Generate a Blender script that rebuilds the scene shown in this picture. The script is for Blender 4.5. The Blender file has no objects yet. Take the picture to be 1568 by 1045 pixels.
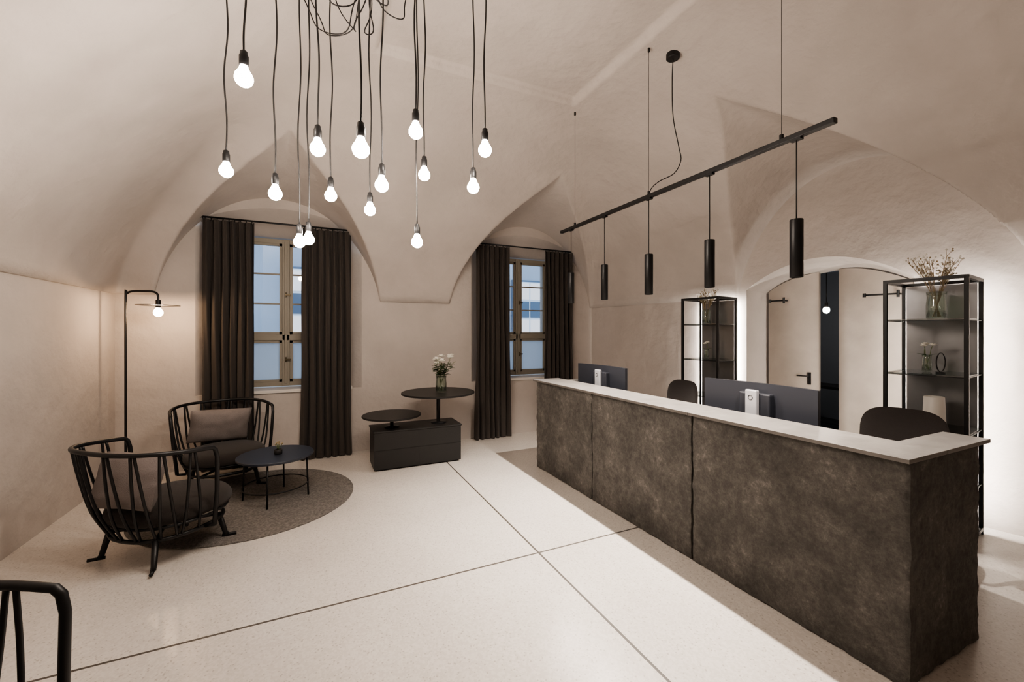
import bpy, math, random
import numpy as np
from mathutils import Vector, Matrix, noise
random.seed(7)
R=math.radians
# ------------------------------------------------------------------ materials
def newmat(name):
    m=bpy.data.materials.new(name); m.use_nodes=True
    nt=m.node_tree; b=nt.nodes['Principled BSDF']
    return m,nt,b
def simple(name,col,rough=.5,metal=0,bump=0,bscale=40,var=0,vscale=5,spec=.5,emit=None,es=0,sheen=0):
    m,nt,b=newmat(name)
    b.inputs['Base Color'].default_value=(*col,1)
    b.inputs['Roughness'].default_value=rough
    b.inputs['Metallic'].default_value=metal
    b.inputs['Specular IOR Level'].default_value=spec
    if sheen: b.inputs['Sheen Weight'].default_value=sheen
    if emit:
        b.inputs['Emission Color'].default_value=(*emit,1); b.inputs['Emission Strength'].default_value=es
    tc=nt.nodes.new('ShaderNodeTexCoord')
    if bump:
        n=nt.nodes.new('ShaderNodeTexNoise'); n.inputs['Scale'].default_value=bscale; n.inputs['Detail'].default_value=5
        bp=nt.nodes.new('ShaderNodeBump'); bp.inputs['Strength'].default_value=bump; bp.inputs['Distance'].default_value=.02
        nt.links.new(tc.outputs['Object'],n.inputs['Vector']); nt.links.new(n.outputs['Fac'],bp.inputs['Height']); nt.links.new(bp.outputs['Normal'],b.inputs['Normal'])
    if var:
        n=nt.nodes.new('ShaderNodeTexNoise'); n.inputs['Scale'].default_value=vscale; n.inputs['Detail'].default_value=6
        r=nt.nodes.new('ShaderNodeValToRGB')
        r.color_ramp.elements[0].position=.3; r.color_ramp.elements[1].position=.7
        r.color_ramp.elements[0].color=(*[c*(1-var) for c in col],1)
        r.color_ramp.elements[1].color=(*[min(1,c*(1+var)) for c in col],1)
        nt.links.new(tc.outputs['Object'],n.inputs['Vector']); nt.links.new(n.outputs['Fac'],r.inputs['Fac']); nt.links.new(r.outputs['Color'],b.inputs['Base Color'])
    return m
def emis(name,col,s):
    m=bpy.data.materials.new(name); m.use_nodes=True; nt=m.node_tree; nt.nodes.clear()
    e=nt.nodes.new('ShaderNodeEmission'); e.inputs[0].default_value=(*col,1); e.inputs[1].default_value=s
    o=nt.nodes.new('ShaderNodeOutputMaterial'); nt.links.new(e.outputs[0],o.inputs[0]); return m
def thin_glass(name,tint=(1,1,1),gl=.08):
    m=bpy.data.materials.new(name); m.use_nodes=True; nt=m.node_tree; nt.nodes.clear()
    t=nt.nodes.new('ShaderNodeBsdfTransparent'); t.inputs[0].default_value=(*tint,1)
    g=nt.nodes.new('ShaderNodeBsdfGlossy'); g.inputs['Roughness'].default_value=.03
    lw=nt.nodes.new('ShaderNodeLayerWeight'); lw.inputs['Blend'].default_value=.25
    mt=nt.nodes.new('ShaderNodeMath'); mt.operation='MULTIPLY_ADD'; mt.inputs[1].default_value=.5; mt.inputs[2].default_value=gl
    mx=nt.nodes.new('ShaderNodeMixShader'); o=nt.nodes.new('ShaderNodeOutputMaterial')
    nt.links.new(lw.outputs['Fresnel'],mt.inputs[0]); nt.links.new(mt.outputs[0],mx.inputs[0]); nt.links.new(t.outputs[0],mx.inputs[1]); nt.links.new(g.outputs[0],mx.inputs[2]); nt.links.new(mx.outputs[0],o.inputs[0])
    return m
def stone_mat():
    m,nt,b=newmat('dark_stone'); L=nt.links
    tc=nt.nodes.new('ShaderNodeTexCoord')
    n1=nt.nodes.new('ShaderNodeTexNoise'); n1.inputs['Scale'].default_value=3.8; n1.inputs['Detail'].default_value=15; n1.inputs['Roughness'].default_value=.78; n1.inputs['Distortion'].default_value=.12
    n2=nt.nodes.new('ShaderNodeTexNoise'); n2.inputs['Scale'].default_value=30; n2.inputs['Detail'].default_value=12; n2.inputs['Roughness'].default_value=.85
    r=nt.nodes.new('ShaderNodeValToRGB'); e=r.color_ramp.elements
    e[0].position=.37; e[0].color=(.036,.033,.030,1); e[1].position=.66; e[1].color=(.36,.335,.305,1)
    x=e.new(.475); x.color=(.080,.074,.067,1)
    x=e.new(.555); x.color=(.140,.130,.117,1)
    mx=nt.nodes.new('ShaderNodeMix'); mx.data_type='FLOAT'; mx.inputs[0].default_value=.45
    for n in (n1,n2): L.new(tc.outputs['Object'],n.inputs['Vector'])
    L.new(n1.outputs['Fac'],mx.inputs[2]); L.new(n2.outputs['Fac'],mx.inputs[3]); L.new(mx.outputs[0],r.inputs['Fac']); L.new(r.outputs['Color'],b.inputs['Base Color'])
    v=nt.nodes.new('ShaderNodeTexNoise'); v.inputs['Scale'].default_value=34; v.inputs['Detail'].default_value=12; v.inputs['Roughness'].default_value=.8
    L.new(tc.outputs['Object'],v.inputs['Vector'])
    bp=nt.nodes.new('ShaderNodeBump'); bp.inputs['Strength'].default_value=.8; bp.inputs['Distance'].default_value=.02
    L.new(v.outputs['Fac'],bp.inputs['Height']); L.new(bp.outputs['Normal'],b.inputs['Normal'])
    b.inputs['Roughness'].default_value=.6
    return m
def floor_mat():
    m,nt,b=newmat('terrazzo_floor'); L=nt.links
    tc=nt.nodes.new('ShaderNodeTexCoord')
    n1=nt.nodes.new('ShaderNodeTexNoise'); n1.inputs['Scale'].default_value=1.3; n1.inputs['Detail'].default_value=6
    r1=nt.nodes.new('ShaderNodeValToRGB'); r1.color_ramp.elements[0].position=.3; r1.color_ramp.elements[0].color=(.62,.58,.54,1); r1.color_ramp.elements[1].position=.75; r1.color_ramp.elements[1].color=(.71,.67,.625,1)
    v=nt.nodes.new('ShaderNodeTexVoronoi'); v.inputs['Scale'].default_value=46; v.inputs['Randomness'].default_value=1
    r2=nt.nodes.new('ShaderNodeValToRGB'); r2.color_ramp.elements[0].position=.14; r2.color_ramp.elements[0].color=(.46,.43,.40,1); r2.color_ramp.elements[1].position=.26; r2.color_ramp.elements[1].color=(1,1,1,1)
    v3=nt.nodes.new('ShaderNodeTexVoronoi'); v3.inputs['Scale'].default_value=90
    r3=nt.nodes.new('ShaderNodeValToRGB'); r3.color_ramp.elements[0].position=.3; r3.color_ramp.elements[0].color=(.87,.86,.85,1); r3.color_ramp.elements[1].position=.7; r3.color_ramp.elements[1].color=(1.0,1,1,1)
    mx=nt.nodes.new('ShaderNodeMix'); mx.data_type='RGBA'; mx.blend_type='MULTIPLY'; mx.inputs[0].default_value=.5
    my=nt.nodes.new('ShaderNodeMix'); my.data_type='RGBA'; my.blend_type='MULTIPLY'; my.inputs[0].default_value=.75
    for q in (n1,v,v3): L.new(tc.outputs['Object'],q.inputs['Vector'])
    L.new(n1.outputs['Fac'],r1.inputs['Fac']); L.new(v.outputs['Distance'],r2.inputs['Fac']); L.new(v3.outputs['Color'],r3.inputs['Fac'])
    L.new(r1.outputs['Color'],mx.inputs[6]); L.new(r2.outputs['Color'],mx.inputs[7]); L.new(mx.outputs[2],my.inputs[6]); L.new(r3.outputs['Color'],my.inputs[7]); L.new(my.outputs[2],b.inputs['Base Color'])
    b.inputs['Roughness'].default_value=.28
    return m
def plaster(name,col):
    m,nt,b=newmat(name); L=nt.links
    tc=nt.nodes.new('ShaderNodeTexCoord')
    n=nt.nodes.new('ShaderNodeTexNoise'); n.inputs['Scale'].default_value=1.6; n.inputs['Detail'].default_value=9; n.inputs['Roughness'].default_value=.6
    r=nt.nodes.new('ShaderNodeValToRGB'); r.color_ramp.elements[0].position=.25; r.color_ramp.elements[1].position=.75
    r.color_ramp.elements[0].color=(*[c*.88 for c in col],1); r.color_ramp.elements[1].color=(*[min(1,c*1.07) for c in col],1)
    n2=nt.nodes.new('ShaderNodeTexNoise'); n2.inputs['Scale'].default_value=6; n2.inputs['Detail'].default_value=8
    bp=nt.nodes.new('ShaderNodeBump'); bp.inputs['Strength'].default_value=.4; bp.inputs['Distance'].default_value=.05
    for q in (n,n2): L.new(tc.outputs['Object'],q.inputs['Vector'])
    L.new(n.outputs['Fac'],r.inputs['Fac']); L.new(r.outputs['Color'],b.inputs['Base Color']); L.new(n2.outputs['Fac'],bp.inputs['Height']); L.new(bp.outputs['Normal'],b.inputs['Normal'])
    b.inputs['Roughness'].default_value=.75; b.inputs['Specular IOR Level'].default_value=.25
    return m
def frosted():
    m=bpy.data.materials.new('frosted_glass'); m.use_nodes=True; nt=m.node_tree; nt.nodes.clear()
    t=nt.nodes.new('ShaderNodeBsdfTranslucent'); t.inputs[0].default_value=(.9,.93,.97,1)
    d=nt.nodes.new('ShaderNodeBsdfDiffuse'); d.inputs[0].default_value=(.5,.56,.62,1)
    mx=nt.nodes.new('ShaderNodeMixShader'); mx.inputs[0].default_value=.25; o=nt.nodes.new('ShaderNodeOutputMaterial')
    nt.links.new(t.outputs[0],mx.inputs[1]); nt.links.new(d.outputs[0],mx.inputs[2]); nt.links.new(mx.outputs[0],o.inputs[0]); return m
PL=plaster('wall_plaster',(.535,.488,.452))
FL=floor_mat()
ST=stone_mat()
JOINT=simple('floor_joint',(.08,.07,.06),.5)
COUNTER=simple('counter_stone',(.15,.14,.13),.35,bump=.08,bscale=30,var=.15,vscale=9)
BLK=simple('black_metal',(.012,.012,.013),.42,metal=.3)
BLKM=simple('black_matte',(.014,.013,.013),.6)
BLKW=simple('black_wood',(.014,.0135,.0135),.45,bump=.1,bscale=60)
NAVY=simple('dark_blue_tabletop',(.028,.034,.048),.45)
CURT=simple('curtain_fabric',(.046,.038,.033),.9,bump=.25,bscale=260,sheen=.05)
SEAT=simple('seat_fabric',(.022,.017,.015),.95,bump=.4,bscale=300,sheen=.1)
PILL=simple('pillow_fabric',(.23,.20,.19),.95,bump=.35,bscale=200,var=.12,vscale=8)
PILLD=simple('pillow_fabric_dark',(.21,.18,.172),.95,bump=.35,bscale=200)
RUGM=simple('rug_weave',(.21,.193,.178),1,bump=.9,bscale=120,var=.35,vscale=60)
WINF=simple('window_frame_paint',(.30,.27,.22),.5)
BRASS=simple('aged_handle',(.10,.08,.05),.4,metal=.7)
GLASS=thin_glass('window_glass',(.95,.97,1))
VGLASS=thin_glass('vase_glass',(.86,.9,.86),.12)
SHGL=thin_glass('shelf_glass',(.75,.8,.8),.15)
FROST=frosted()
BULB=emis('bulb_glow',(1,.87,.75),210)
BULBL=emis('lamp_bulb_glow',(1,.68,.42),230)
BULBC=emis('corridor_bulb_glow',(1,.85,.7),160)
LED=emis('led_strip_glow',(1,.92,.84),170)
LENS=emis('spot_lens',(1,.88,.74),6)
MON=simple('monitor_black',(.012,.013,.017),.4)
SILV=simple('monitor_silver',(.42,.42,.44),.35,metal=.6)
PANEL=simple('shelf_dark_steel',(.20,.20,.205),.36,metal=.75,var=.15,vscale=3)
GREEN=simple('leaf_green',(.045,.10,.03),.6)
STEMG=simple('stem_green',(.12,.16,.06),.6)
DRY=simple('dried_branch',(.32,.25,.15),.8)
WHITE=simple('white_petals',(.85,.83,.76),.6)
CERW=simple('white_ceramic',(.70,.67,.63),.4)
DOORP=simple('door_paint',(.35,.305,.265),.5,bump=.2,bscale=12,var=.10,vscale=4)
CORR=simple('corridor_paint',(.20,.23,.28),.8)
FAC=simple('facade_render',(.45,.50,.57),.9,var=.08,vscale=.7)
FACW=simple('facade_window_frame',(.8,.85,.9),.7)
FACD=simple('facade_dark_glass',(.12,.18,.26),.3)
FACL=emis('facade_lit_window',(.9,.94,1),1.5)

# ------------------------------------------------------------------ builder
class B:
    def __init__(s): s.v=[];s.f=[];s.m=[];s.sm=[];s.mats=[];s.M=Matrix()
    def mi(s,mat):
        if mat not in s.mats: s.mats.append(mat)
        return s.mats.index(mat)
    def add(s,vs,fs,mat,smooth=False):
        o=len(s.v); s.v+= [tuple(s.M@Vector(v)) for v in vs]
        k=s.mi(mat)
        for f in fs: s.f.append([i+o for i in f]); s.m.append(k); s.sm.append(smooth)
    def box(s,a,b,mat,bev=0):
        x0,y0,z0=a;x1,y1,z1=b
        if x0>x1:x0,x1=x1,x0
        if y0>y1:y0,y1=y1,y0
        if z0>z1:z0,z1=z1,z0
        if not bev:
            vs=[(x0,y0,z0),(x1,y0,z0),(x1,y1,z0),(x0,y1,z0),(x0,y0,z1),(x1,y0,z1),(x1,y1,z1),(x0,y1,z1)]
            s.add(vs,[(0,3,2,1),(4,5,6,7),(0,1,5,4),(1,2,6,5),(2,3,7,6),(3,0,4,7)],mat)
        else:
            import bmesh
            bm=bmesh.new(); bmesh.ops.create_cube(bm,size=1)
            for v in bm.verts: v.co=Vector(((x0+x1)/2+v.co.x*(x1-x0),(y0+y1)/2+v.co.y*(y1-y0),(z0+z1)/2+v.co.z*(z1-z0)))
            bmesh.ops.bevel(bm,geom=bm.edges[:],offset=bev,segments=2,affect='EDGES',profile=.5)
            bm.verts.index_update()
            s.add([v.co[:] for v in bm.verts],[[v.index for v in f.verts] for f in bm.faces],mat); bm.free()
    def tube(s,pts,r,mat,n=8,closed=False,flat=1):
        P=[Vector(p) for p in pts]; N=len(P)
        rs=r if isinstance(r,(list,tuple)) else [r]*N
        T=[]
        for i in range(N):
            if closed: t=P[(i+1)%N]-P[i-1]
            else: t=P[min(i+1,N-1)]-P[max(i-1,0)]
            T.append(t.normalized())
        ref=Vector((0,0,1)) if abs(T[0].z)<.9 else Vector((1,0,0))
        u=(ref-T[0]*ref.dot(T[0])).normalized(); vs=[];fs=[]
        for i in range(N):
            u=(u-T[i]*u.dot(T[i])).normalized(); w=T[i].cross(u)
            for k in range(n):
                a=2*math.pi*k/n; vs.append(P[i]+u*(math.cos(a)*rs[i])+w*(math.sin(a)*rs[i]*flat))
        for i in range(N if closed else N-1):
            j=(i+1)%N
            for k in range(n):
                l=(k+1)%n; fs.append((i*n+k,i*n+l,j*n+l,j*n+k))
        if not closed: fs.append(tuple(range(n-1,-1,-1))); fs.append(tuple((N-1)*n+k for k in range(n)))
        s.add(vs,fs,mat,True)
    def lathe(s,prof,mat,c=(0,0,0),n=24,smooth=True):
        vs=[];fs=[];m=len(prof)
        for r,z in prof:
            for k in range(n):
                a=2*math.pi*k/n; vs.append((c[0]+r*math.cos(a),c[1]+r*math.sin(a),c[2]+z))
        for i in range(m-1):
            for k in range(n):
                l=(k+1)%n; fs.append((i*n+k,i*n+l,(i+1)*n+l,(i+1)*n+k))
        s.add(vs,fs,mat,smooth)
    def cyl(s,c,r,h,mat,n=24,bev=0):
        b=bev
        pr=[(0.0001,0),(r-b,0)]+([(r,b),(r,h-b)] if b else [(r,0.0),(r,h)])+[(r-b,h),(0.0001,h)]
        s.lathe(pr,mat,c,n,False)
    def grid(s,fn,nu,nv,mat,smooth=True,flip=False):
        vs=[fn(i/nu,j/nv) for j in range(nv+1) for i in range(nu+1)]
        fs=[]
        for j in range(nv):
            for i in range(nu):
                a=j*(nu+1)+i; q=(a,a+1,a+nu+2,a+nu+1); fs.append(q[::-1] if flip else q)
        s.add(vs,fs,mat,smooth)
    def ell(s,c,r,mat,n=10,m=7):
        vs=[];fs=[]
        for j in range(m+1):
            p=math.pi*j/m
            for k in range(n):
                a=2*math.pi*k/n; vs.append((c[0]+r[0]*math.sin(p)*math.cos(a),c[1]+r[1]*math.sin(p)*math.sin(a),c[2]+r[2]*math.cos(p)))
        for j in range(m):
            for k in range(n):
                l=(k+1)%n; fs.append((j*n+k,(j+1)*n+k,(j+1)*n+l,j*n+l))
        s.add(vs,fs,mat,True)
    def finish(s,name,loc=None,rotz=0):
        me=bpy.data.meshes.new(name); me.from_pydata(s.v,[],s.f)
        for m in s.mats: me.materials.append(m)
        me.polygons.foreach_set('material_index',s.m); me.polygons.foreach_set('use_smooth',s.sm); me.update()
        o=bpy.data.objects.new(name,me); bpy.context.collection.objects.link(o)
        if loc: o.location=loc
        o.rotation_euler[2]=rotz
        return o

# ------------------------------------------------------------------ room constants
XL=-2.0; YW=6.0; YB=-3.0
def xr(y): return 4.34+.1435*(6-y)
WM=Matrix(((.142,.990,0,4.34),(-.990,.142,0,6.0),(0,0,1,0),(0,0,0,1)))   # right-wall frame: s along, n outward

# ------------------------------------------------------------------ ceiling height field
ZS=2.03; ZC=3.97
def F(t):
    t=np.clip(t,0,1); return .5*np.sqrt(np.clip(1-(1-t)**2,0,1))+.5*np.sin(t*R(75))/math.sin(R(75))
def smin(a,b,k):
    h=np.clip(.5+.5*(b-a)/k,0,1); return b*(1-h)+a*h-k*h*(1-h)
def sst(t): t=np.clip(t,0,1); return t*t*(3-2*t)
def lun(d,lat,c0,cs,w,crest,sl,dmax):
    s=np.clip(np.abs(lat-(c0+cs*d))/w,0,1)
    cr=crest+sl*d-1.0*np.clip(d-dmax,0,9)
    q=2.1-.95*np.clip(d/dmax,0,1)**1.3
    return ZS+(cr-ZS)*np.clip(1-s**q,0,1)**(.66+.12*(2.1-q))
def ceil_z(x,y):
    x=np.asarray(x,float); y=np.asarray(y,float)
    L=.03
    dl=x-XL; dr=xr(y)-x; df=YW-y; db=y-YB
    wr=xr(y)-2.42
    fx=np.minimum(F((dl-L)/2.45),F((dr-L)/(wr-L))); fy=np.minimum(F((df-L)/2.33),F((db-L)/2.4))
    f=np.clip(smin(fx,fy,.10)+.025*np.minimum(fx,fy),0,1)
    z=ZS+(ZC-ZS)*f
    ins=sst((dl-2.45)/.04)*sst((2.44-x)/.04)*sst((df-2.33)/.04)*sst((db-2.4)/.04)
    z=z+.06*ins
    z=np.maximum(z,lun(df,x,-.43,.15,1.22,3.28,.25,1.35))
    z=np.maximum(z,lun(df,x,3.05,-.13,1.25,3.30,.25,1.40))
    z=np.maximum(z,lun(dr,y,2.33,.20,1.14,3.32,.265,1.70))
    return z
def cz(x,y): return float(ceil_z(x,y))
nx,ny=330,440
A,Y=np.meshgrid(np.linspace(0,1,nx+1),np.linspace(YB,YW,ny+1))
X=XL+A*(xr(Y)-XL); Z=ceil_z(X,Y)
b=B(); vs=list(zip(X.ravel().tolist(),Y.ravel().tolist(),Z.ravel().tolist()))
fs=[]
for j in range(ny):
    for i in range(nx):
        a=j*(nx+1)+i; fs.append((a,a+nx+1,a+nx+2,a+1))
b.add(vs,fs,PL,True); b.finish('ceiling')

# ------------------------------------------------------------------ floor
b=B(); xs=[-2.2,1.458,1.473,8.2]; ys=[-3.2,2.663,2.678,6.6]
for i in range(3):
    for j in range(3):
        m=JOINT if (i==1 or j==1) else FL
        b.add([(xs[i],ys[j],0),(xs[i+1],ys[j],0),(xs[i+1],ys[j+1],0),(xs[i],ys[j+1],0)],[(0,1,2,3)],m)
b.finish('floor')

# ------------------------------------------------------------------ walls
b=B(); b.box((XL-.25,YB-.25,0),(XL,YW+.5,4.2),PL); b.finish('wall_left')
b=B(); b.box((XL,YB-.25,0),(6.2,YB,4.2),PL); b.finish('wall_back')
def wall_open(b,s0,s1,ztop,ops,M):
    b.M=M; cur=s0
    for o in ops:
        a,e=o['c']-o['w'],o['c']+o['w']
        b.add([(cur,0,0),(a,0,0),(a,0,ztop),(cur,0,ztop)],[(0,1,2,3)],PL)
        n=20
        top=lambda t:(o['zs']+(o['zr']-o['zs'])*(1-(2*t-1)**2))
        for k in range(n):
            t0,t1=k/n,(k+1)/n; p,q=a+(e-a)*t0,a+(e-a)*t1
            b.add([(p,0,top(t0)),(q,0,top(t1)),(q,0,ztop),(p,0,ztop)],[(0,1,2,3)],PL)
            if o['zb']>0: b.add([(p,0,0),(q,0,0),(q,0,o['zb']),(p,0,o['zb'])],[(0,1,2,3)],PL)
            ip,iq=o['c']-o['wi']+2*o['wi']*t0,o['c']-o['wi']+2*o['wi']*t1
            b.add([(p,0,top(t0)),(ip,o['d'],o['ti'](t0)),(iq,o['d'],o['ti'](t1)),(q,0,top(t1))],[(0,1,2,3)],PL,True)
            if o['zb']>0: b.add([(p,0,o['zb']),(q,0,o['zb']),(iq,o['d'],o['zbi']),(ip,o['d'],o['zbi'])],[(0,1,2,3)],PL)
        for e2,sg in ((a,-1),(e,1)):
            ie=o['c']+sg*o['wi']
            b.add([(e2,0,o['zb']),(ie,o['d'],o['zbi']),(ie,o['d'],o['ti'](0)),(e2,0,o['zs'])],[(0,1,2,3)],PL)
        cur=e
    b.add([(cur,0,0),(s1,0,0),(s1,0,ztop),(cur,0,ztop)],[(0,1,2,3)],PL)
    b.M=Matrix()
WC=(-.36,3.05)
b=B()
wall_open(b,XL,4.36,4.2,[dict(c=c,w=.92,zb=.86,zs=2.93,zr=3.16,d=.34,wi=.60,zbi=.88,ti=lambda t:2.86) for c in WC],Matrix.Translation((0,YW,0)))
for x0,x1 in ((XL-.2,WC[0]-.6),(WC[0]+.6,WC[1]-.6),(WC[1]+.6,4.8)): b.box((x0,YW+.345,0),(x1,YW+.6,4.3),PL)
for c in WC:
    b.box((c-.6,YW+.345,0),(c+.6,YW+.6,.87),PL); b.box((c-.6,YW+.345,2.87),(c+.6,YW+.6,4.3),PL)
b.finish('wall_window_side')
b=B()
SC=3.40
wall_open(b,0,9.3,4.2,[dict(c=SC,w=.75,zb=0,zs=2.12,zr=2.40,d=.5,wi=.68,zbi=0,ti=lambda t:2.08+.22*(1-(2*t-1)**2))],WM)
b.finish('wall_right')

# ------------------------------------------------------------------ windows
def window(name,c):
    b=B(); y=YW+.27; z0,z1=.90,2.83; w=.57; fw=.055
    b.box((c-w,y,z0),(c-w+fw,y+.07,z1),WINF); b.box((c+w-fw,y,z0),(c+w,y+.07,z1),WINF)
    b.box((c-w,y,z0),(c+w,y+.07,z0+fw),WINF); b.box((c-w,y,z1-fw),(c+w,y+.07,z1),WINF)
    b.box((c-.045,y-.012,z0),(c+.045,y+.07,z1),WINF,.006)
    b.box((c-.015,y-.03,z0+.03),(c+.015,y-.01,z1-.03),WINF,.004)
    b.box((c-w,y-.012,1.50),(c+w,y+.07,1.58),WINF,.006)
    for sg in (-1,1):
        xa=c+sg*.045; xb=c+sg*(w-fw)
        lo,hi=min(xa,xb),max(xa,xb)
        for (za,zb) in ((z0+fw,1.50),(1.58,z1-fw)):
            s=.032
            b.box((lo,y+.01,za),(lo+s,y+.05,zb),WINF); b.box((hi-s,y+.01,za),(hi,y+.05,zb),WINF)
            b.box((lo,y+.01,za),(hi,y+.05,za+s),WINF); b.box((lo,y+.01,zb-s),(hi,y+.05,zb),WINF)
        for z in (1.97,2.36): b.box((lo,y+.015,z),(hi,y+.045,z+.02),WINF)
        b.box((lo+.02,y+.028,1.59),(hi-.02,y+.032,z1-.06),GLASS)
        b.box((lo+.02,y+.028,z0+.06),(hi-.02,y+.032,1.49),FROST)
    for z in (1.25,2.1):
        b.cyl((c,y-.045,z-.03),.010,.06,BRASS,10); b.box((c-.008,y-.06,z-.01),(c+.06,y-.045,z+.01),BRASS)
    for z in (1.05,1.4,1.7,2.6): b.cyl((c+w-.05,y-.012,z),.009,.07,BRASS,8); b.cyl((c-w+.05,y-.012,z),.009,.07,BRASS,8)
    b.box((c-.80,YW-.03,.845),(c+.80,YW+.30,.885),CERW,.006)
    b.finish(name)
window('window_1',WC[0]); window('window_2',WC[1])

# ------------------------------------------------------------------ curtains
def curtain(name,x0,x1,seed,ztop=2.92):
    rnd=random.Random(seed); b=B(); nf=6.0*(x1-x0)/.5; ph=rnd.random()*6
    def fn(u,v):
        z=.012+(ztop-.012)*v
        flare=1+.06*(1-v)**3
        xm=(x0+x1)/2; x=xm+(u-.5)*(x1-x0)*flare
        a=.042*(1-.25*v)+.014*(1-v)
        wob=.35*math.sin(3*z+u*5+ph)
        th=2*math.pi*nf*u+ph+wob+.5*math.sin(7*u+ph)
        y=5.88+a*math.sin(th)+.012*math.sin(2.3*th+z*2)
        x+=.016*math.cos(th)*(1.2-v)
        return (x,y,z)
    b.grid(fn,150,44,CURT)
    b.grid(lambda u,v:(lambda p:(p[0],p[1]+.004,p[2]))(fn(u,v)),150,44,CURT,flip=True)
    n=9
    for k in range(n):
        x=x0+(x1-x0)*(k+.5)/n; b.tube([(x,5.88,2.90),(x,5.88,2.933)],.006,BLK,6)
    b.finish(name)
for i,(a,e) in enumerate(((-1.19,-.67),(-.165,.42),(2.17,2.70),(3.33,3.88))): curtain('curtain',a,e,i+3)
for a,e in ((-1.21,.44),(2.14,3.91)):
    b=B(); b.tube([(a,5.88,2.945),(e,5.88,2.945)],.011,BLK,10)
    for x in (a+.01,e-.01): b.tube([(x,5.88,2.945),(x,6.0,2.945)],.008,BLK,8)
    for x in (a,e): b.ell((x,5.88,2.945),(.018,.018,.018),BLK)
    b.finish('curtain_rod')

# ------------------------------------------------------------------ reception desk
def rough(b,P0,U,V,N,th,nu,nv,seed,amp=.012,jag=.012):
    P0,U,V,N=map(Vector,(P0,U,V,N)); N=N.normalized(); off=Vector((seed*7.1,seed*3.3,0))
    def base(u,v):
        p=P0+U*u+V*v
        eu=jag*noise.noise(Vector((v*V.length*9,seed*9.1,0)))*(1 if u in(0,1) else 0)
        ev=jag*noise.noise(Vector((u*U.length*5,seed*4.7,5)))*(1 if v==0 else 0)
        return p+U.normalized()*eu+V.normalized()*ev
    def fr(u,v):
        p=base(u,v); q=p+off
        d=.30*noise.fractal(q*1.6,1,2,4)+.70*noise.fractal(q*13,.9,2,6)
        edge=min(u*U.length,(1-u)*U.length,v*V.length)
        k=min(1,edge/.012)
        return p+N*(amp*d*1.4-.006*(1-k))
    b.grid(lambda u,v:fr(u,v)[:],nu,nv,ST)
    bk=lambda u,v:(base(u,v)-N*th)
    b.grid(lambda u,v:bk(u,v)[:],nu//4,nv//4,ST,flip=True)
    def side(f1,f2,n):
        b.grid(lambda u,v:(f1(u) if v==0 else f2(u))[:],n,1,ST)
    side(lambda t:fr(0,t),lambda t:bk(0,t),nv); side(lambda t:fr(1,t),lambda t:bk(1,t),nv)
    side(lambda t:fr(t,0),lambda t:bk(t,0),nu); side(lambda t:fr(t,1),lambda t:bk(t,1),nu)
b=B()
ZT=1.045
for i,(ya,yb) in enumerate(((.93,2.112),(2.128,3.287),(3.303,4.40))):
    rough(b,(2.385,yb,.008),(0,ya-yb,0),(0,0,ZT-.030),(-1,0,0),.06,int((yb-ya)*140),140,i+1,amp=.0065,jag=.008)
rough(b,(2.40,.935,.008),(.72,0,0),(0,0,ZT-.030),(0,-1,0),.06,90,120,9,amp=.006,jag=.009)
rough(b,(3.12,4.39,.008),(-.72,0,0),(0,0,ZT-.030),(0,1,0),.06,40,50,12,amp=.01)
b.box((2.345,2.12,ZT-.020),(2.70,4.42,ZT),COUNTER,.002)
b.box((2.345,.915,ZT-.020),(2.70,2.117,ZT),COUNTER,.002)
b.box((2.70,.915,ZT-.020),(3.19,1.10,ZT),COUNTER,.002)
b.box((2.50,1.0,.02),(2.52,4.34,ZT-.02),BLKM)
b.box((2.52,1.0,.71),(3.28,4.34,.745),BLKW,.003)
for y in (1.06,2.6,4.27): b.box((2.55,y,.0),(3.2,y+.03,.71),BLKM)
b.finish('reception_desk')

# monitors
def monitor(name,yc):
    b=B(); w=.43; x=2.95
    def sh(off):
        def fn(u,v):
            s=(u-.5)*2; return (x+off-.045*s*s,yc+s*w,.845+.385*v)
        return fn
    b.grid(sh(0),16,1,MON,flip=True); b.grid(sh(.03),16,1,MON)
    f0,f1=sh(0),sh(.03)
    b.grid(lambda u,v:(f0 if v==0 else f1)(u,1),16,1,MON,False); b.grid(lambda u,v:(f0 if v==0 else f1)(u,0),16,1,MON,False)
    for e in (0,1): b.grid(lambda u,v:(f0 if v==0 else f1)(e,u),2,1,MON,False)
    b.box((x-.05,yc-.12,.93),(x+.005,yc+.12,1.16),MON,.01)
    b.box((x-.085,yc-.045,.76),(x-.05,yc+.045,1.185),SILV,.008)
    b.box((x-.20,yc-.15,.746),(x+.12,yc+.15,.76),SILV,.005)
    b.M=Matrix.Translation((x-.087,yc,1.13))@Matrix.Rotation(R(90),4,'Y')
    b.tube([(.016*math.cos(a),.016*math.sin(a),0) for a in [i*math.pi/8 for i in range(16)]],.002,MON,6,closed=True)
    b.M=Matrix()
    b.tube([(x-.03,yc,.95),(x-.12,yc+.05,.80),(x-.2,yc+.12,.752),(x-.28,yc+.2,.752)],.004,BLK,6)
    b.finish(name)
monitor('computer_monitor',2.02); monitor('computer_monitor',3.86)

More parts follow.
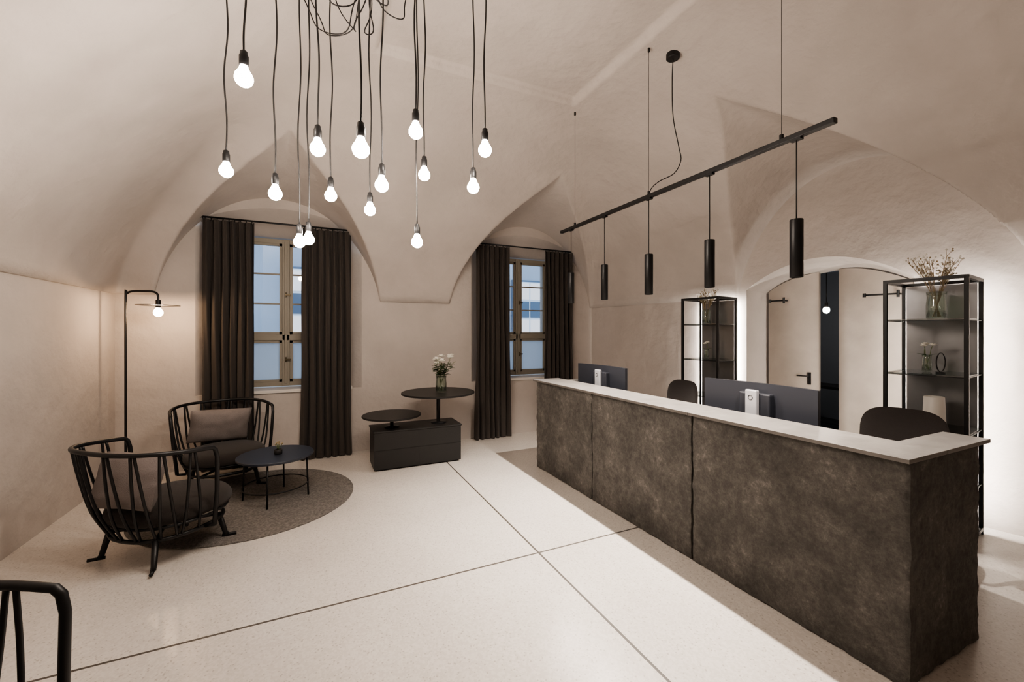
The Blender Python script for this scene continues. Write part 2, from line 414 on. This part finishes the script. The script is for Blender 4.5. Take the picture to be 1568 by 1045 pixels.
# office chairs
def office_chair(loc,rz):
    b=B()
    for k in range(5):
        a=2*math.pi*k/5; c,s=math.cos(a),math.sin(a)
        b.tube([(0,0,.11),(c*.15,s*.15,.10),(c*.28,s*.28,.075)],[.024,.02,.015],BLK)
        b.M=Matrix.Translation((c*.28,s*.28,.03))@Matrix.Rotation(a,4,'Z')@Matrix.Rotation(R(90),4,'X'); b.cyl((0,0,-.02),.03,.04,BLKM,16,.004); b.M=Matrix()
        b.tube([(c*.28,s*.28,.08),(c*.28,s*.28,.04)],.01,BLK)
    b.tube([(0,0,.10),(0,0,.44)],.025,BLK)
    b.cyl((0,0,.42),.12,.03,BLK)
    def seat(u,v,top):
        a=2*math.pi*u; r=v; ex=.5
        cx=math.copysign(abs(math.cos(a))**ex,math.cos(a)); sx=math.copysign(abs(math.sin(a))**ex,math.sin(a))
        z=.45+(.07*(1-r**6)**.5 if top else 0)-.0
        return (cx*.24*r,sx*.24*r,z)
    b.grid(lambda u,v:seat(u,v,True),40,10,SEAT); b.grid(lambda u,v:seat(u,v,False),40,4,SEAT,flip=True)
    def bk(u,v,o):
        a=2*math.pi*u; ex=.55
        cx=math.copysign(abs(math.cos(a))**ex,math.cos(a)); sx=math.copysign(abs(math.sin(a))**ex,math.sin(a))
        x=cx*.24*v; z=.83+sx*.235*v
        y=-.26+.05*(x/.24)**2-.06*(z-.6)
        return (x,y+o*.022*(1-v**5)**.5,z)
    b.grid(lambda u,v:bk(u,v,1),40,10,SEAT); b.grid(lambda u,v:bk(u,v,-1),40,10,SEAT,flip=True)
    b.tube([(0,-.05,.43),(0,-.22,.44),(0,-.30,.52),(0,-.30,.80)],.018,BLK)
    for sg in (-1,1): b.tube([(sg*.14,0,.44),(sg*.27,0,.45),(sg*.28,-.02,.63),(sg*.28,.08,.66),(sg*.28,-.12,.66)],.014,BLK)
    b.finish('office_chair',loc,rz)
office_chair((3.50,1.46,0),R(90)+.15); office_chair((3.50,3.47,0),R(90)-.1)

# ------------------------------------------------------------------ track light
TX=2.5; TZ=2.735
def catmull(P,n=6):
    P=[Vector(p) for p in P]; out=[]
    for i in range(len(P)-1):
        p0=P[max(i-1,0)];p1=P[i];p2=P[i+1];p3=P[min(i+2,len(P)-1)]
        for k in range(n):
            t=k/n; out.append(.5*((2*p1)+(p2-p0)*t+(2*p0-5*p1+4*p2-p3)*t*t+(3*p1-p0-3*p2+p3)*t**3))
    out.append(P[-1]); return out
b=B()
b.box((TX-.018,1.28,TZ-.018),(TX+.018,4.02,TZ+.012),BLK,.003)
PY=(1.481,2.067,2.658,3.248,3.826)
for y in PY:
    b.box((TX-.016,y-.03,TZ-.03),(TX+.016,y+.03,TZ-.015),BLK)
    b.tube([(TX,y,TZ-.02),(TX,y,2.25)],.0035,BLKM,6)
    b.lathe([(.001,2.258),(.012,2.257),(.033,2.252),(.034,2.248),(.034,1.920),(.031,1.918),(.028,1.925),(.026,1.96),(.001,1.96)],BLK,(TX,y,0),24)
    b.cyl((TX,y,1.955),.024,.004,LENS,16)
for y in (1.567,2.658,3.751):
    b.tube([(TX,y,TZ),(TX,y,cz(TX,y))],.0016,BLKM,5)
    b.cyl((TX,y,cz(TX,y)-.03),.010,.035,BLKM,10); b.cyl((TX,y,TZ+.01),.012,.03,BLK,10)
cx,cy=2.71,2.60; c0=cz(cx,cy)
b.cyl((cx,cy,c0-.035),.055,.05,BLK,28,.006)
pts=[Vector(p) for p in ((cx,cy,c0-.03),(2.70,2.60,3.7),(2.69,2.58,3.4),(2.72,2.55,3.15),(2.735,2.54,3.03),(2.68,2.56,2.92),(2.58,2.62,2.86),(2.52,2.65,2.80),(TX,2.658,TZ))]
b.tube(catmull(pts),.004,BLKM,6)
b.finish('track_pendant_light')
for i,y in enumerate(PY):
    l=bpy.data.lights.new('track_spot','SPOT'); l.energy=125; l.color=(1,.89,.79); l.spot_size=R(122); l.spot_blend=.6; l.shadow_soft_size=.012
    o=bpy.data.objects.new('track_spot',l); o.location=(TX,y,1.915); bpy.context.collection.objects.link(o)

# ------------------------------------------------------------------ bulb cluster
def ray(u,v,D):
    a=(u-784)/640; return Vector(((.424+.906*a)*D,(.906-.424*a)*D,1.6+(510-v)/640*D))
BL=[(374,120,28),(347,262,21),(487,228,24),(553,229,28),(422,297,21),(507,300,19),(567,322,18),(585,284,22),(637,202,23),(650,268,19),(725,287,20),(743,230,22),(639,371,18.5),(459,371,18.5),(473,367,18)]
b=B(); ctr=Vector((.30,2.74,0)); ctr.z=cz(ctr.x,ctr.y)
b.cyl((ctr.x,ctr.y,ctr.z-.05),.07,.06,BLK,28,.008)
for i,(u,v,s) in enumerate(BL):
    D0=61/s; D=1.95+(D0-2.17)*.7
    p=ray(u,v,D); x,y,z=p; sc=min(1,.97*D/D0*1.06); rr=.043*sc
    prof=[(.0005,-rr)]+[(rr*math.sin(t),-rr*math.cos(t)) for t in [R(a) for a in (20,40,60,80,100,118,134)]]+[(.022*sc,.048*sc),(.0175*sc,.062*sc),(.0165*sc,.07*sc)]
    b.lathe(prof,BULB,(x,y,z),16)
    b.lathe([(q*sc,w*sc) for q,w in [(.001,.062),(.021,.062),(.0225,.066),(.0225,.112),(.019,.118),(.017,.135),(.008,.142),(.001,.143)]],BLK,(x,y,z),16)
    hz=cz(x,y); top=Vector((x,y,hz-.01)); n=14; rnd=random.Random(i)
    ph=rnd.random()*6; pts=[]; z0=z+.14*sc
    for k in range(n+1):
        t=k/n; w=.010*math.sin(math.pi*t)
        pts.append(Vector((x+w*math.sin(ph+t*9),y+w*math.cos(ph+t*7),z0+(top.z-z0)*t)))
    b.tube(catmull(pts,2),.0046,BLKM,6)
    b.cyl((x,y,hz-.03),.009,.035,BLKM,10)
    q=[]; sag=.16+.32*rnd.random()**1.4; sw=.10*(rnd.random()-.5)
    if i in (0,1,4): sag=.08
    for k in range(15):
        t=k/14; c=top.lerp(Vector((ctr.x,ctr.y,ctr.z-.03)),t); s4=4*t*(1-t)
        x2,y2=c.x+sw*s4+.03*math.sin(t*11+ph)*s4,c.y+sw*s4; q.append(Vector((x2,y2,min(c.z-sag*s4,cz(x2,y2)-.01))))
    b.tube(catmull(q,2),.0038,BLKM,6)
b.finish('pendant_bulb_chandelier')

# ------------------------------------------------------------------ floor lamp
b=B(); lx,ly=-1.78,5.60
b.cyl((lx,ly,0),.13,.012,BLK,36,.003)
b.tube(catmull([(lx,ly,.01),(lx,ly,1.0),(lx,ly,1.96),(lx+.01,ly,2.005),(lx+.05,ly-.005,2.03),(lx+.15,ly-.03,2.035),(lx+.24,ly-.06,2.03),(lx+.28,ly-.07,2.0),(lx+.285,ly-.072,1.93)],5),.011,BLK,10)
ex,ey=lx+.285,ly-.072
b.cyl((ex,ey,1.885),.185,.004,BLK,40); b.cyl((ex,ey,1.86),.022,.085,BLK,20,.003)
rr=.042
b.lathe([(.0005,-rr)]+[(rr*math.sin(t),-rr*math.cos(t)) for t in [R(a) for a in (20,40,60,80,100,118,134)]]+[(.02,.05)],BULBL,(ex,ey,1.812),16)
b.finish('floor_lamp')

# ------------------------------------------------------------------ lounge chairs
def superc(a,e):
    return math.copysign(abs(math.cos(a))**e,math.cos(a)),math.copysign(abs(math.sin(a))**e,math.sin(a))
def pillow(b,M,w,h,t,mat):
    b.M=M
    def fn(sg):
        def g(u,v):
            x=(u*2-1);y=(v*2-1)
            th=((1-x**4)*(1-y**4))**.55
            px=x-.05*x*(1-abs(y))*abs(x); py=y-.05*y*(1-abs(x))*abs(y)
            n=.012*noise.noise(Vector((x*2.2,y*2.2,sg*3)))
            return (px*w/2,py*h/2,sg*(t/2*th)+n*th)
        return g
    b.grid(fn(1),20,20,mat); b.grid(fn(-1),20,20,mat,flip=True); b.M=Matrix()
def lounge(loc,ang,pm=PILL,pil=True):
    b=B()
    def hoop(p):
        c,s=superc(p,.75); return Vector((.445*c,.0-.46*s,.775+.045*s))
    def low(p):
        c,s=superc(p,.85); return Vector((.315*c,.02-.31*s,.185))
    H=[hoop(math.pi*k/36) for k in range(37)]
    full=[Vector((.40,.05,.20)),Vector((.425,.05,.45)),Vector((.445,.035,.70)),Vector((.447,.02,.755))]
    path=full+H+[Vector((-p.x,p.y,p.z)) for p in full[::-1]]
    b.tube(path,.0155,BLK,10)
    b.tube([low(2*math.pi*k/40) for k in range(40)],.014,BLK,8,closed=True)
    b.tube([Vector((.35*superc(a,.9)[0],.03+.33*superc(a,.9)[1],.27)) for a in [2*math.pi*k/40 for k in range(40)]],.010,BLK,8,closed=True)
    b.tube([(.40,.05,.20),(.33,.04,.185)],.012,BLK); b.tube([(-.40,.05,.20),(-.33,.04,.185)],.012,BLK)
    n=8
    for k in range(n):
        pa=math.pi*(k+.5)/n
        for sg in (-1,1):
            t=hoop(min(math.pi,max(0,pa+sg*.025))); q=low(pa+sg*.155)
            m1=t.lerp(q,.5); out=Vector((m1.x,m1.y,0)).normalized()*.035
            b.tube(catmull([t,t.lerp(q,.33)+out*.7,t.lerp(q,.7)+out,q],4),.009,BLK,6)
    for sx in (-1,1):
        for sy in (-1,1):
            x,y=sx*.235,sy*.235
            b.tube([(x*.95,y*.95,.19),(x*1.08,y*1.08,.03),(x*1.13,y*1.13,.012)],[.021,.017,.016],BLK,8)
            b.tube([(x*1.02,y*1.02,.013),(x*1.30,y*1.30,.013)],.012,BLK,8)
    b.tube([(.23,.23,.185),(-.23,-.23,.185)],.012,BLK); b.tube([(-.23,.23,.185),(.23,-.23,.185)],.012,BLK)
    for sx in(-1,1): b.tube([(sx*.2,0,.185),(sx*.2,0,.28)],.01,BLK)
    prof=[(.001,.275),(.30,.275),(.345,.285),(.358,.315),(.352,.35),(.33,.378),(.28,.395),(.15,.402),(.001,.403)]
    vs=[];fs=[];m=40
    for rad,z in prof:
        for k in range(m):
            c,s=superc(2*math.pi*k/m,.85); vs.append((c*rad*1.0,.035+s*rad,z))
    for i in range(len(prof)-1):
        for k in range(m):
            l=(k+1)%m; fs.append((i*m+k,i*m+l,(i+1)*m+l,(i+1)*m+k))
    b.add(vs,fs,SEAT,True)
    if pil:
        M=Matrix.Translation((.0,-.245,.58))@Matrix.Rotation(R(72),4,'X')
        pillow(b,M@Matrix.Rotation(R(4),4,'Z'),.56,.38,.17,pm)
    b.finish('lounge_chair',loc,ang)
def face(fx,fy): return math.atan2(fy,fx)-math.pi/2
lounge((-.87,5.27,.011),face(.33,-.944)); lounge((-1.00,3.885,.011),face(.66,.75),PILLD); lounge((-.955,1.445,0),face(.9,-.43),PILL,False)

# rug
b=B(); b.cyl((-.55,4.66,0.0005),.90,.010,RUGM,96,.003); b.finish('round_rug')
# coffee table
b=B(); tx,ty=-.35,4.62; g=.011
b.cyl((tx,ty,.41),.33,.022,NAVY,64,.004)
for k in range(4):
    a=R(90*k-10); c,s=math.cos(a),math.sin(a)
    b.tube([(tx+.285*c,ty+.285*s,g),(tx+.27*c,ty+.27*s,.412)],.008,BLK,8)
for z,rad in ((.14,.281),(.405,.272)): b.tube([(tx+rad*math.cos(2*math.pi*k/48),ty+rad*math.sin(2*math.pi*k/48),z) for k in range(48)],.006,BLK,6,closed=True)
b.finish('coffee_table')
b=B(); px,py=tx+.02,ty-.02
b.lathe([(.001,.433),(.032,.433),(.036,.44),(.036,.475),(.032,.478),(.029,.47),(.001,.468)],BLKM,(px,py,0),20)
for k in range(9):
    a=k*2.4; r=.012+.012*(k%3)
    b.tube([(px,py,.468),(px+r*math.cos(a)*.6,py+r*math.sin(a)*.6,.50),(px+r*math.cos(a),py+r*math.sin(a),.525+.006*(k%4))],.0018,STEMG,5)
    b.ell((px+r*math.cos(a),py+r*math.sin(a),.528+.006*(k%4)),(.007,.007,.009),DRY,7,5)
b.finish('potted_plant')

# ------------------------------------------------------------------ cabinet with tables
b=B()
b.box((.60,5.00,.02),(1.64,5.42,.445),BLKW,.004); b.box((.63,5.03,0),(1.61,5.39,.02),BLKM)
b.box((.59,4.99,.445),(1.65,5.43,.462),BLKW,.003)
b.box((1.118,4.9985,.03),(1.122,5.0,.44),BLKM)
for z in (.235,): b.box((.60,4.996,z),(1.64,5.0,z+.004),BLKM)
b.lathe([(.001,.462),(.085,.462),(.085,.470),(.022,.474),(.022,.59),(.07,.594),(.001,.594)],BLK,(.83,5.2,0),28)
b.cyl((.83,5.2,.592),.345,.022,BLKW,64,.005)
b.lathe([(.001,.462),(.10,.462),(.10,.470),(.024,.474),(.024,.825),(.08,.83),(.001,.83)],BLK,(1.41,5.22,0),28)
b.cyl((1.41,5.22,.828),.46,.022,BLKW,64,.005)
b.finish('display_cabinet')

# vases with flowers
def blossom(b,c,r,seed):
    rnd=random.Random(seed)
    for ring,(nn,tilt,rad) in enumerate(((6,20,1.0),(5,50,.8),(4,75,.5))):
        for k in range(nn):
            a=2*math.pi*k/nn+ring*.5+rnd.random()*.3
            M=Matrix.Translation(c)@Matrix.Rotation(a,4,'Z')@Matrix.Rotation(R(-tilt+rnd.uniform(-8,8)),4,'Y')@Matrix.Translation((r*rad*.5,0,0))
            old=b.M; b.M=old@M; b.ell((0,0,0),(r*rad*.55,r*.36,r*.10),WHITE,8,5); b.M=old
def leaf(b,p,d,L,w,mat):
    d=Vector(d).normalized(); s=d.cross(Vector((0,0,1)));
    if s.length<.1: s=Vector((1,0,0))
    s.normalize(); u=s.cross(d); p=Vector(p); vs=[];fs=[]
    for k,(t,ww) in enumerate(((0,.05),(.25,.8),(.5,1),(.78,.6),(1,.02))):
        c=p+d*L*t-Vector((0,0,1))*L*.25*t*t
        vs+=[(c-s*w*ww/2+u*w*.12*ww)[:],c[:],(c+s*w*ww/2+u*w*.12*ww)[:]]
    for k in range(4):
        o=k*3; fs+=[(o,o+1,o+4,o+3),(o+1,o+2,o+5,o+4)]
    b.add(vs,fs,mat,True)
def vase(name,loc,r,h,kind,seed,spread=.16,fh=.2):
    b=B(); rnd=random.Random(seed); b.M=Matrix.Translation(loc)
    b.lathe([(.001,.001),(r*.85,.001),(r,.01),(r*1.02,h*.5),(r*.92,h*.8),(r*1.0,h),(r*.94,h),(r*.86,h*.8),(r*.96,h*.5),(r*.92,.014),(.001,.012)],VGLASS,n=28)
    n={'bouquet':11,'branch':16,'single':3}[kind]
    for k in range(n):
        a=rnd.random()*6.28; q=spread*(.25+.75*rnd.random()); H=h+fh*(.55+.45*rnd.random())
        p0=Vector((-.4*r*math.cos(a),-.4*r*math.sin(a),.02)); p1=Vector((.5*r*math.cos(a),.5*r*math.sin(a),h*.95)); p2=Vector((q*math.cos(a),q*math.sin(a),H))
        pts=catmull([p0,p1,(p1+p2)/2+Vector((0,0,.02)),p2],4)
        b.tube(pts,.0022,STEMG if kind!='branch' else DRY,5)
        if kind=='bouquet':
            if k%3!=2: blossom(b,p2+Vector((0,0,.02)),.052,seed*10+k)
            for j in range(7):
                t=p1.lerp(p2,.1+.10*j); aa=rnd.random()*6.28; leaf(b,t,(math.cos(aa),math.sin(aa),.3),.09,.055,GREEN)
        elif kind=='single':
            blossom(b,p2,.028,seed*10+k); leaf(b,p1,(math.cos(a),math.sin(a),.6),.06,.03,GREEN)
        else:
            for j in range(12):
                t=p1.lerp(p2,.3+.7*rnd.random()); aa=rnd.random()*6.28; e=t+Vector((math.cos(aa)*.035,math.sin(aa)*.035,.03+.03*rnd.random()))
                b.tube([t,e],.001,DRY,4); b.ell(e,(.006,.006,.007),WHITE if j%3 else DRY,6,4)
    b.M=Matrix(); b.finish(name)
vase('flower_vase',(1.43,5.16,.850),.068,.21,'bouquet',3,.20,.24)

# ------------------------------------------------------------------ shelves
def shelf(s0,s1,n0,n1,zt=2.03):
    b=B(); b.M=WM.copy(); t=.013
    for s in (s0,s1):
        for n in (n0,n1): b.box((s-t,n-t,0),(s+t,n+t,zt),BLK,.002)
    for z in (zt-2*t,.03):
        for n in (n0,n1): b.box((s0,n-t,z),(s1,n+t,z+2*t),BLK)
        for s in (s0,s1): b.box((s-t,n0,z),(s+t,n1,z+2*t),BLK)
    b.box((s0+.02,n1-.006,.06),(s1-.02,n1+.004,zt-.03),PANEL)
    for z in (.40,.83,1.27,1.70):
        b.box((s0,n0,z),(s1,n1-.01,z+.010),SHGL)
        for n in (n0,): b.box((s0,n-.006,z-.006),(s1,n+.006,z),BLK)
        for s in (s0,s1): b.box((s-.006,n0,z-.006),(s+.006,n1,z),BLK)
    for s in (s0+.03,s1-.03): b.box((s-.008,n1+.006,.1),(s+.008,n1+.014,zt-.05),LED)
    b.M=Matrix(); b.finish('display_shelf')
shelf(2.10,2.56,-.46,-.07); shelf(4.13,4.59,-.68,-.20)
def wp(s,n,z): return tuple(WM@Vector((s,n,z)))
vase('glass_vase',wp(4.38,-.42,1.711),.062,.22,'branch',5,.17,.30)
vase('glass_vase',wp(4.33,-.45,1.281),.03,.14,'single',6,.04,.10)
vase('glass_vase',wp(2.30,-.27,1.711),.05,.18,'branch',8,.12,.22)
vase('glass_vase',wp(2.30,-.27,1.281),.03,.12,'single',9,.04,.10)
b=B(); p=wp(4.37,-.44,.841)
b.lathe([(.001,0),(.065,0),(.07,.01),(.062,.24),(.058,.245),(.054,.235),(.06,.02),(.001,.018)],CERW,p,28); b.finish('white_vase')
b=B(); b.M=Matrix.Translation(wp(4.42,-.50,1.281+.085))@Matrix.Rotation(R(90),4,'X')
b.tube([(.075*math.cos(2*math.pi*k/40),.075*math.sin(2*math.pi*k/40),0) for k in range(40)],.004,BLK,6,closed=True); b.M=Matrix()
q=wp(4.42,-.50,1.281); b.cyl(q,.03,.01,BLK,16); b.finish('ring_ornament')

# ------------------------------------------------------------------ doors in niche + corridor
def door(name,s0,s1,n0,n1,hook,handle):
    b=B(); b.M=WM.copy(); th=.045; k=14
    ztop=lambda s:2.105+.225*(1-((s-SC)/.70)**2)
    fr=[];bk=[]
    for i in range(k+1):
        t=i/k; s=s0+(s1-s0)*t; n=n0+(n1-n0)*t-.05*math.sin(math.pi*t)
        fr.append((s,n)); bk.append((s,n+th))
    G=lambda arr,fl:b.grid(lambda u,v:(lambda i:(arr[i][0],arr[i][1],.01+(ztop(arr[i][0])-.03)*v))(round(u*k)),k,1,DOORP,flip=fl)
    G(fr,False); G(bk,True)
    for e in (0,k): b.add([(fr[e][0],fr[e][1],.01),(bk[e][0],bk[e][1],.01),(bk[e][0],bk[e][1],ztop(fr[e][0])-.02),(fr[e][0],fr[e][1],ztop(fr[e][0])-.02)],[(0,1,2,3)],DOORP)
    b.grid(lambda u,v:(lambda i:((fr if v==0 else bk)[i][0],(fr if v==0 else bk)[i][1],ztop(fr[i][0])-.02))(round(u*k)),k,1,DOORP)
    nn=min(n0,n1)-.03
    b.tube([(hook[0],nn+.06,1.985),(hook[0],nn-.06,1.985),(hook[1],nn-.08,1.985)],.009,BLK,8); b.cyl((hook[1],nn-.08,1.965),.014,.04,BLK,12); b.cyl((hook[0],nn-.07,1.95),.012,.07,BLK,12)
    if handle is not None:
        b.box((handle-.015,n1-.05,1.0),(handle+.015,n1-.015,1.14),BLK); b.tube([(handle,n1-.03,1.10),(handle,n1-.09,1.10),(handle-.11,n1-.09,1.10)],.008,BLK,8)
    b.M=Matrix(); b.finish(name)
door('door_1',2.735,3.24,.36,.44,(2.95,2.80),3.16)
door('door_2',3.43,4.065,.44,.34,(3.98,3.72),None)
b=B(); b.M=WM.copy()
a0,a1,d0,d1=2.2,4.6,.56,2.8
b.add([(a0,d0,0),(2.72,d0,0),(2.72,d0,2.6),(a0,d0,2.6)],[(0,1,2,3)],CORR)
b.add([(4.08,d0,0),(a1,d0,0),(a1,d0,2.6),(4.08,d0,2.6)],[(0,1,2,3)],CORR)
b.add([(2.72,d0,2.3),(4.08,d0,2.3),(4.08,d0,2.6),(2.72,d0,2.6)],[(0,1,2,3)],CORR)
b.add([(a0,d1,0),(a1,d1,0),(a1,d1,2.6),(a0,d1,2.6)],[(0,1,2,3)],CORR)
b.add([(a0,d0,0),(a0,d1,0),(a0,d1,2.6),(a0,d0,2.6)],[(0,1,2,3)],CORR)
b.add([(a1,d0,0),(a1,d1,0),(a1,d1,2.6),(a1,d0,2.6)],[(0,1,2,3)],CORR)
b.add([(a0,d0,2.6),(a1,d0,2.6),(a1,d1,2.6),(a0,d1,2.6)],[(0,1,2,3)],CORR)
b.M=Matrix(); b.finish('wall_corridor')
b=B(); q=ray(1270,540,6.1); b.M=Matrix.Translation((q.x,q.y,0))@Matrix.Rotation(R(-8),4,'Z')
b.box((-.2,-.35,.80),(.2,.35,.84),BLKW,.004)
for sx in (-.17,.17):
    for sy in (-.32,.32): b.box((sx-.015,sy-.015,0),(sx+.015,sy+.015,.80),BLK)
b.box((-.17,-.32,.30),(.17,.32,.32),BLKW); b.M=Matrix(); b.finish('console_table')
b=B(); p=ray(1266,475,5.6); b.ell(p,(.04,.04,.045),BULBC,14,9); b.cyl((p.x,p.y,p.z+.04),.02,.06,BLK,12); b.tube([(p.x,p.y,p.z+.09),(p.x,p.y,2.6)],.004,BLK,6); b.finish('pendant_bulb')

# ------------------------------------------------------------------ exterior facade
b=B(); fy=12.5
b.box((-9,fy,-3),(14,fy+.3,12),FAC)
for ci,cxx in enumerate((-7.0,-3.6,-.15,3.3,6.45,9.8)):
    for ri,z0 in enumerate((-1.6,1.45,4.6)):
        b.box((cxx-.62,fy-.10,z0-.06),(cxx+.62,fy,z0+1.9),FACD)
        b.box((cxx-.55,fy-.13,z0),(cxx+.55,fy-.10,z0+1.84),FACW)
        for i in range(2):
            for j in range(3):
                xa=cxx-.5+i*.53; za=z0+.06+j*.6
                b.box((xa,fy-.15,za),(xa+.47,fy-.13,za+.53),FACL if (ri==1 and ci in(2,4) and j!=1) else FACD)
b.finish('facade_building')
b=B(); b.add([(-12,6.6,-.02),(16,6.6,-.02),(16,13,-.02),(-12,13,-.02)],[(0,1,2,3)],simple('courtyard_paving',(.25,.27,.3),.9)); b.finish('courtyard_ground')

# world
w=bpy.data.worlds.new('World'); bpy.context.scene.world=w; w.use_nodes=True
bg=w.node_tree.nodes['Background']; bg.inputs[0].default_value=(.62,.75,.90,1); bg.inputs[1].default_value=2.5
try: bpy.context.scene.view_settings.look='AgX - Medium High Contrast'
except Exception as e: print(e)

# camera
cam=bpy.data.cameras.new('camera'); co=bpy.data.objects.new('camera',cam); bpy.context.collection.objects.link(co)
co.location=(0,0,1.6); co.rotation_euler=(R(90),0,-math.atan(300/640)); cam.sensor_width=36; cam.lens=640/1568*36; cam.shift_y=-12.5/1568; cam.clip_start=.05
bpy.context.scene.camera=co
